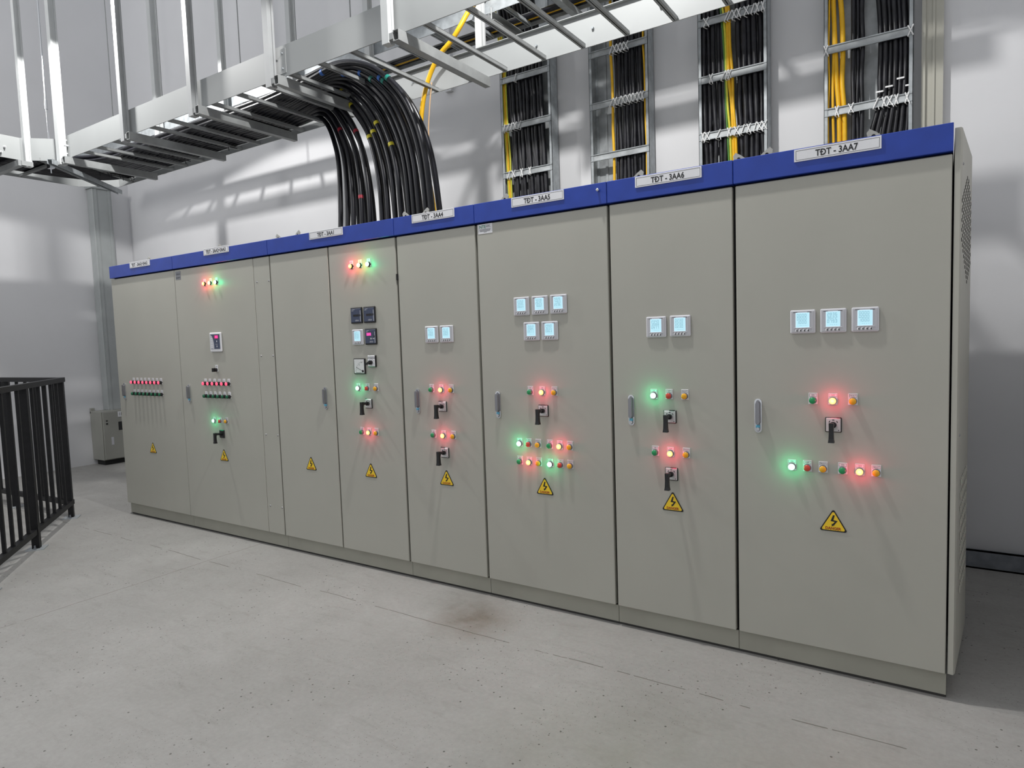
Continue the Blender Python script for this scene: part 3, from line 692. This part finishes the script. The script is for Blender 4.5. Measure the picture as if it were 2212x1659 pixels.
# ------------------------------------------------------------------ galvanized tray behind, threaded rods
ZB2, Y2A, Y2B = 3.65, 0.787, 1.12
t2 = thing('cable_tray', 'narrow galvanized cable tray above and behind the white tray', 'cable tray', (0, 0, 0))
r = MB(); crail(r, (-2.6, Y2A), (XE, Y2A), (0, 1), 0, ZB2, ZB2 + .09, .02, .003); put('side_rail', r, [galv], t2)
r = MB(); crail(r, (-2.6, Y2B), (XE, Y2B), (0, -1), 0, ZB2, ZB2 + .09, .02, .003); put('side_rail', r, [galv], t2)
i = 0; x = 3.41 - .313 * 19
while x < XE - .1:
    g = MB(); crung(g, (0, Y2A + .003, 0), (0, Y2B - .003, 0), .03, .02); put('rung', g, [galv], t2, (x, 0, ZB2 + .003), key='rung2'); x += .313
def cable(name, pts, rad, m_, label, cat='cable', group=None, n=8, bands=(), sm=8):
    P = spline(pts, sm); mb = MB(); mb.tube(P, rad, n)
    o = put(name, mb, [m_]); tag(o, label, cat, group)
    for c_, f0 in bands:
        k = int(f0 * (len(P) - 1)); a, b_ = P[k], P[min(k + 1, len(P) - 1)]; d = (b_ - a).normalized()
        q = MB(); q.tube([a, a + d * .012, a + d * .024], rad + .0016, 10); put('tape_band', q, [tapes[c_]], o, label=c_ + ' tape band')
    return o
for y, rad, mm, nm, lab in ((1.085, .013, cable_yellow, 'earth_cable', 'yellow cable lying along the galvanized tray behind'), ):
    cable(nm, [(-2.5, y, ZB2 + .04), (0, y, ZB2 + .04), (2, y + .008, ZB2 + .04), (4, y, ZB2 + .04), (5.6, y, ZB2 + .04)], rad, mm, lab)
for j, y in enumerate((1.105, 1.06, 1.035)):
    cable('power_cable', [(-2.5, y, ZB2 + .035), (2, y, ZB2 + .035), (3.4, y + .004, ZB2 + .036), (5.6, y, ZB2 + .035)], .012, cable_black, 'black cable lying in the galvanized tray beside the yellow one', group='black cables in the galvanized tray')
# rods
for x, y, lab in [(-2.1, 1.11, 'dark threaded rod first from the left wall'), (-.97, 1.11, 'thin threaded rod left of the second hanger'), (.42, 1.11, 'thin threaded rod right of the second hanger'), (1.17, 1.11, 'left one of the two close threaded rods right of the third hanger'), (1.21, 1.15, 'right one of the two close threaded rods right of the third hanger'), (1.95, 1.11, 'thin threaded rod left of the tall right hanger')]:
    dx = {-2.1: .14, -.97: .06, .42: .05, 1.17: .03, 1.21: .03, 1.95: .03}[x]
    b = MB(); b.tube([(x + dx, y, ZB2 - .03), (x + dx, y, 7.4)], .005, 8).box(x + dx - .012, x + dx + .012, y - .012, y + .012, ZB2 - .012, ZB2 - .0005)
    o = put('threaded_rod', b, [strut_steel]); tag(o, lab, 'rod', 'threaded rods')
b = MB().box(2.40, 2.47, YW - .035, YW, 3.7, 7.4)
o = put('wall_conduit', b, [wall_mat]); tag(o, 'white painted conduit strip up the back wall behind the tray', 'conduit')

# ------------------------------------------------------------------ thick black cables, from the branch along the tray and down into the cabinets
A = [(1.45, 3.245), (1.85, 3.25), (2.08, 3.245), (2.22, 3.16), (2.33, 3.0), (2.40, 2.8), (2.43, 2.45), (2.44, 2.19)]
B_ = [(1.7, 3.255), (2.1, 3.30), (2.38, 3.335), (2.60, 3.28), (2.80, 3.12), (2.95, 2.9), (3.05, 2.62), (3.09, 2.19)]
C_ = [(2.0, 3.26), (2.45, 3.30), (2.78, 3.335), (3.03, 3.265), (3.24, 3.10), (3.38, 2.90), (3.47, 2.62), (3.51, 2.19)]
def lerp(p, q, t): return tuple(a + (b - a) * t for a, b in zip(p, q))
N = 27
BANDS = {4: [('red', .7857)], 6: [('red', .9286)], 8: [('red', .8265)], 10: [('yellow', .7653), ('yellow', .8571)], 11: [('yellow', .755)],
         12: [('yellow', .7143), ('yellow', .8571)], 13: [('yellow', .885)], 14: [('yellow', .8469)], 16: [('yellow', .8878)], 20: [('blue', .6735)],
         22: [('blue', .7143), ('green', .7449)], 24: [('blue', .7653), ('green', .7755)], 26: [('blue', .6122), ('green', .7755)]}
for i in range(N):
    u = i / (N - 1); 
    prof = [lerp(a, b, min(1, u * 2)) if u < .5 else lerp(b, c, u * 2 - 1) for a, b, c in zip(A, B_, C_)]
    grp = 0 if i < 9 else (1 if i < 18 else 2)
    off = (-.05, 0, .04)[grp] * .6 + random.uniform(-.012, .012)
    layer = i % 2
    yt = .655 - .46 * (i / (N - 1)) + random.uniform(-.006, .006)
    yb = .52 - .27 * u + (.05 if layer else -.05)
    xl = -.80 - (yt - .19) * 1.05
    pts = [(xl, -4.3, ZB + .052 + layer * .04), (xl, -.5, ZB + .052 + layer * .04), (xl + .02, yt - .52, ZB + .052 + layer * .04), (xl + .16, yt - .16, ZB + .052 + layer * .04), (xl + .5, yt - .01, ZB + .052 + layer * .04), (xl + 1.0, yt, ZB + .052 + layer * .04), (.9, yt, ZB + .05 + layer * .04)]
    for j, (px, pz) in enumerate(prof):
        f = j / (len(prof) - 1)
        ww = min(1, max(0, (j - 1) / 3))
        pts.append((px + off * ww, yt + (yb - yt) * f ** 1.5, pz + layer * .035 * (1 - ww)))
    bands = BANDS.get(i, [])
    cn = ' and '.join(dict.fromkeys(b[0] for b in bands))
    lab = {0: 'left bundle', 1: 'middle bundle', 2: 'right bundle'}[grp]
    cable('power_cable', pts, .0185, cable_black, ('thick black cable with %s tape in the %s dropping from the tray' % (cn, lab)) if cn else ('thick plain black cable in the %s dropping from the tray' % lab), group='thick black cables dropping from the tray, ' + lab, n=10, bands=[(c, (lambda q: q)(f)) for c, f in bands], sm=7)
# yellow earth cable dropping from the rear tray, and the thin pale strip beside it
o = cable('earth_cable', [(4.05, 1.0, 3.76), (3.75, .88, 3.80), (3.57, .74, 3.74), (3.535, .66, 3.64), (3.49, .61, 3.53), (3.42, .605, 3.46), (3.30, .6, 3.375), (3.20, .6, 3.23), (3.145, .6, 3.06), (3.13, .6, 2.85), (3.20, .6, 2.5), (3.24, .6, 2.19)], .016, cable_yellow, 'yellow earth cable curving down through the white tray', n=10)
b = MB().tube(spline([(3.225, .62, 3.24), (3.195, .62, 3.06), (3.18, .62, 2.86), (3.22, .62, 2.5), (3.26, .62, 2.19)], 6), .005, 6)
o = put('earth_cable', b, [mat('pale_orange_wire', (.62, .42, .25), .5)]); tag(o, 'thin pale orange wire hanging beside the yellow earth cable', 'cable')
# black lacing cord under the tray
for x, y0, y1, lab in ((.36, .33, .60, 'near the first tray hanger'), (1.02, .56, .63, 'at the second tray hanger'), (1.72, .22, .64, 'between the third and fourth hangers'), (-.66, .3, .62, 'at the tray corner')):
    b = MB(); n = int((y1 - y0) / .035); pts = []
    for q in range(n * 2 + 1):
        pts.append((x + (.028 if q % 2 else -.028), y0 + (y1 - y0) * q / (n * 2), ZB + .026 - (.024 if q % 2 else 0)))
    b.tube(pts, .004, 5).tube([(x, y0, ZB - .004), (x, y1, ZB - .004)], .004, 5)
    for q in range(0, n * 2, 3): b.tube([pts[q], (pts[q][0], pts[q][1] + .01, ZB - .03)], .003, 5)
    o = put('cable_lacing', b, [tie_black]); tag(o, 'black lacing cord under the white tray, ' + lab, 'cable tie', 'black lacing cords')

# ------------------------------------------------------------------ vertical wall ladders
YL = 1.72
LD = [(3.055, 3.535, 'first'), (3.875, 4.352, 'second'), (4.718, 5.178, 'third'), (5.520, 6.005, 'fourth')]
NAMES = ['above the 3AA5 cabinet', 'left of the 3AA6 nameplate', 'right of the 3AA6 nameplate', 'above the 3AA7 nameplate']
RZ = [2.452, 2.838, 3.222, 3.606, 3.99, 4.375, 4.76, 5.14, 5.53, 5.9]
def tie(x, z, s, lab, grp, wild=False):
    b = MB(); w = .011 * s
    b.tube([(x - w, YL - .004, z - .03), (x + w, YL - .004, z + .03)], .004, 5)
    if random.random() < .65: b.tube([(x + w, YL - .0055, z - .03), (x - w, YL - .0055, z + .03)], .004, 5)
    for a in (-1, 1):
        b.tube([(x - w * a * -1, YL - .004, z + .03 * a), (x, YL + .03, z + .034 * a)], .003, 5)
    if wild: b.tube([(x + w, YL - .005, z - .02), (x + w * 1.5, YL - .02, z - .045)], .0025, 5)
    o = put('cable_tie', b, [tie_white]); tag(o, lab, 'cable tie', grp)
LC = {0: [(.03, .008, 'l'), (.05, .009, 'y'), (.066, .007, 'l')] + [(.095 + .033 * k, .0165, 'b') for k in range(10)],
      1: [(.185, .011, 'y')] + [(.215 + .0285 * k, .0148, 'b') for k in range(8)] + [(.444, .008, 'y')],
      2: [(.04 + .033 * k, .0165, 'b') for k in range(5)] + [(.192, .007, 'g'), (.203, .008, 'l'), (.222, .011, 'y'), (.241, .010, 'y')] + [(.275 + .036 * k, .0185, 'b') for k in range(5)],
      3: [(.026, .006, 'y'), (.052, .008, 'y'), (.075, .014, 'Y'), (.105, .015, 'Y')] + [(.165 + .024 * k, .013, 'b') for k in range(3)] + [(.305 + .026 * k, .0145, 'b') for k in range(7)]}
for i, (xa_, xb_, nm) in enumerate(LD):
    t = thing('cable_ladder', 'galvanized cable ladder standing on the back wall ' + NAMES[i], 'cable ladder', (xa_, YL, 0.3), 'vertical wall ladders')
    w = xb_ - xa_; 
    for sx in (0, 1):
        r = MB(); x0 = 0 if sx == 0 else w; s_ = 1 if sx == 0 else -1
        xs = sorted((x0, x0 + s_ * .003)); r.box(xs[0], xs[1], 0, .115, 0, 6.2)
        xs = sorted((x0, x0 + s_ * .022)); r.box(xs[0], xs[1], 0, .003, 0, 6.2).box(xs[0], xs[1], .112, .115, 0, 6.2)
        put('side_rail', r, [galv], t)
    for z in RZ:
        g = MB(); zz = z - .3
        g.box(.003, w - .003, .004, .007, zz - .024, zz + .024, 1).box(.003, w - .003, -.004, .006, zz + .019, zz + .025).box(.003, w - .003, -.004, .006, zz - .025, zz - .019)
        put('rung', g, [galv, galv_pan], t)
    bp = MB().box(.004, w - .004, .117, .120, 0, 6.2).box(w * .16, w * .2, .108, .117, 0, 6.2); put('back_plate', bp, [galv_pan], t)
    g = 'cables on the ladder ' + NAMES[i]
    for q, (dx, rad, cl) in enumerate(LC[i]):
        x = xa_ + dx; y = YL + .010 + rad + (.016 if (q % 2 and cl == 'b') else 0.004)
        mm = {'b': cable_dusty, 'y': cable_yellow, 'Y': cable_yellow, 'l': cable_lime, 'g': cable_green}[cl]
        cn = {'b': 'black cable', 'y': 'yellow cable', 'Y': 'thick yellow cable', 'l': 'yellow-green cable', 'g': 'green-striped cable'}[cl]
        j = lambda: random.uniform(-.005, .005)
        ln = 0.0
        if i == 2: ln = .045 if cl != 'b' else (.018 if q > 5 else .012)
        if i == 0: ln = .03
        if i == 1: ln = .008
        lean = lambda z: -ln * (z - 2.9)
        pts = [(x + lean(z) + j(), y + j() * .4, z) for z in (1.2, 2.3, 2.6, 2.84, 3.03, 3.22, 3.42, 3.61, 3.8)]
        if i == 3:
            k = q - 7
            if cl == 'b' and k >= 0: pts = [(x + dxx, y, z) for dxx, z in ((-.05 - .004 * k, 2.3), (-.012 - .012 * (6 - k) / 2 , 2.62), (0, 2.84), (.004 + .001 * k, 3.0), (.008, 3.22), (-.004, 3.45), (-.028 + .004 * k, 3.7), (-.05 + .006 * k, 4.0))]
            if cl == 'Y': pts = [(x + dxx, y, z) for dxx, z in ((.012, 2.3), (.012, 2.6), (.008, 2.84), (-.004, 3.02), (-.012 if q == 2 else .0, 3.22), (-.022 if q == 2 else -.008, 3.45), (-.03, 3.7), (-.04, 4.0))]
        if i == 0:
            hy = .86 + (q % 4) * .068; hz = 3.715 + (q // 4) * .075
            pts = pts[:8] + [(x - .02, y, 3.76), (x + .02, y - .10, 3.93), (x + .14, y - .36, 4.02), (x + .40, hy + .12, 3.98), (x + .75, hy + .02, hz + .08), (x + 1.1, hy, hz), (5.6, hy, hz)]
        else:
            pts = pts + [(pts[-1][0], y, 4.4), (pts[-1][0], y, 6.4)]
        cable({'b': 'power_cable'}.get(cl, 'earth_cable'), pts, rad, mm, cn + ' running down the ladder ' + NAMES[i], group=g, n=8, sm=5)
    ties = {0: [(2.838, [.06, .11, .19, .27]), (3.222, [.03, .065, .10, .14, .18]), (3.606, [.155])],
            1: [(3.222, [.185, .215, .25, .28, .315, .345, .375, .405, .43]), (3.606, [.19, .22, .25, .28, .31])],
            2: [(2.838, [.03, .06, .135, .21, .26, .30, .34, .38, .41, .44]), (3.222, [.09, .175, .20, .215]), (3.606, [.06, .20, .22, .25, .28, .33, .37, .40, .435])],
            3: [(2.838, [.075, .155, .29, .335, .365, .40, .455]), (3.222, [.012, .47])]}[i]
    for z, xs in ties:
        zn = {2.838: 'lowest visible rung', 3.222: 'middle visible rung', 3.606: 'top visible rung'}[z]
        for q, dx in enumerate(xs): tie(xa_ + dx, z, 1.0 + random.uniform(-.2, .6), 'white cable tie on the %s of the ladder %s' % (zn, NAMES[i]), 'white ties on the %s of the ladder %s' % (zn, NAMES[i]), q % 2 == 0)
for x, z in ((5.83, 2.905), (5.88, 2.925), (5.94, 2.96), (5.985, 2.91)):
    b = MB().box(x - .02, x + .02, YL + .004, YL + .008, z - .004, z + .006, 0, .001)
    o = put('cable_tie', b, [tie_white]); tag(o, 'flat white cable tie around paired black cables on the right-hand ladder', 'cable tie', 'flat ties on the right-hand ladder')

# ------------------------------------------------------------------ black railing at the left
P0 = Vector((-.366, -.314, 0)); P1 = Vector((.414, -.887, 0)); dn = (P1 - P0).normalized(); df = Vector((-1, -.06, 0)).normalized()
rl = thing('railing', 'black steel guard railing around an opening at the left edge', 'railing', tuple(P0))
def bar(name, a, b, w, h, up=(0, 0, 1)):
    m_ = MB(); m_.obox(a, b, w, h, 0, up); return put(name, m_, [railing_black], rl)
LN, LF = 2.1, 3.0
bar('top_rail', -dn * .05 + Vector((0, 0, 1.24)), dn * LN + Vector((0, 0, 1.24)), .045, .04)
bar('top_rail', Vector((0, 0, 1.24)), df * LF + Vector((0, 0, 1.24)), .045, .04)
bar('bottom_rail', -dn * .05 + Vector((0, 0, .135)), dn * LN + Vector((0, 0, .135)), .04, .04)
bar('bottom_rail', Vector((0, 0, .135)), df * LF + Vector((0, 0, .135)), .04, .04)
L01 = (P1 - P0).length
for q, (d, s_) in enumerate([(dn, 0), (dn, L01), (dn, 2 * L01), (df, 1.0), (df, 2.0), (df, 3.0)]):
    a = d * s_; w = .05 if s_ else .04
    bar('post', a + Vector((0, 0, .006)), a + Vector((0, 0, 1.22)), w, w, tuple(dn))
    bp_ = MB(); bp_.obox((0, 0, 0), (0, 0, .007), .12, .12, 0, tuple(d))
    o = put('base_plate', bp_, [galv], rl, tuple(a))
    for k in (-1, 1):
        e = MB(); e.tube([(0, 0, .006), (0, 0, .035)], .006, 8); e.tube([(0, 0, .008), (0, 0, .016)], .011, 6)
        put('anchor_bolt', e, [steel_dark], o, tuple(d * .045 * k))
for d, LL in ((dn, LN), (df, LF)):
    s_ = .15
    while s_ < LL:
        if min(abs(s_ - L01), abs(s_ - 2 * L01), 9 if d is dn else min(abs(s_ - 1), abs(s_ - 2))) > .05:
            bar('baluster', d * s_ + Vector((0, 0, .15)), d * s_ + Vector((0, 0, 1.225)), .022, .022, tuple(dn))
        s_ += .161

# ------------------------------------------------------------------ small panel, trunking and floor channel
t = thing('distribution_box', 'small grey distribution cabinet low on the left wall behind the railing', 'cabinet', (XL + .004, 1.15, 0))
b = MB().box(.0, .285, .0, .56, .065, .70, 0, .006); put('body', b, [box_grey], t)
b = MB().box(.285, .303, .015, .545, .075, .69, 0, .004).box(.303, .305, .20, .40, .44, .55, 1).box(.303, .306, .10, .13, .26, .36, 2).box(.303, .308, .05, .07, .53, .55, 1).box(.303, .308, .05, .07, .57, .585, 1); d_ = put('door', b, [box_grey, black_pl, meter_face], t)
b = MB().box(.05, .25, .03, .53, 0, .065); put('plinth', b, [gasket_shade], t)
b = MB(); b.add([(.3075, .22 + (a * .013), .63 + c * .06) for a, c in text_mesh('1DH')[0]], text_mesh('1DH')[1], 1); b.box(.303, .307, .20, .45, .615, .685, 0)
b.v = [(x, .22 + (y - .22) * 4 if x > .3071 else y, z) for x, y, z in b.v]
put('nameplate', b, [plate_white, ink], t, label='white lettered plate')
for a, c in ((.0, .70), (.27, .70)):
    b = MB().box(.0, .03, a + .0, a + .05, c - .03, c + .04, 0, .004); put('mounting_lug', b, [box_grey], t)
t = thing('cable_trunking', 'tall grey cable trunking from the tray corner down to the small cabinet', 'trunking', (XL + .004, 1.32, .70))
b = MB().box(0, .14, .0, .235, 0, 2.88, 0, .004).box(.14, .146, .02, .05, 0, 2.88).box(.14, .146, .185, .215, 0, 2.88); put('duct', b, [trunk_grey], t)
b = MB().box(-.0, .16, -.02, .255, 2.88, 2.93, 0, .003); put('collar', b, [trunk_grey], t)
t = thing('floor_channel', 'dark steel cable channel lying along the foot of the back wall', 'channel', (0, 0, 0))
b = MB().box(5.0, 6.94, 1.765, 1.772, .0, .115).box(5.0, 6.94, 1.765, 1.785, .105, .115).box(5, 6.94, 1.765, 1.84, 0, .01); put('channel', b, [steel_dark], t)
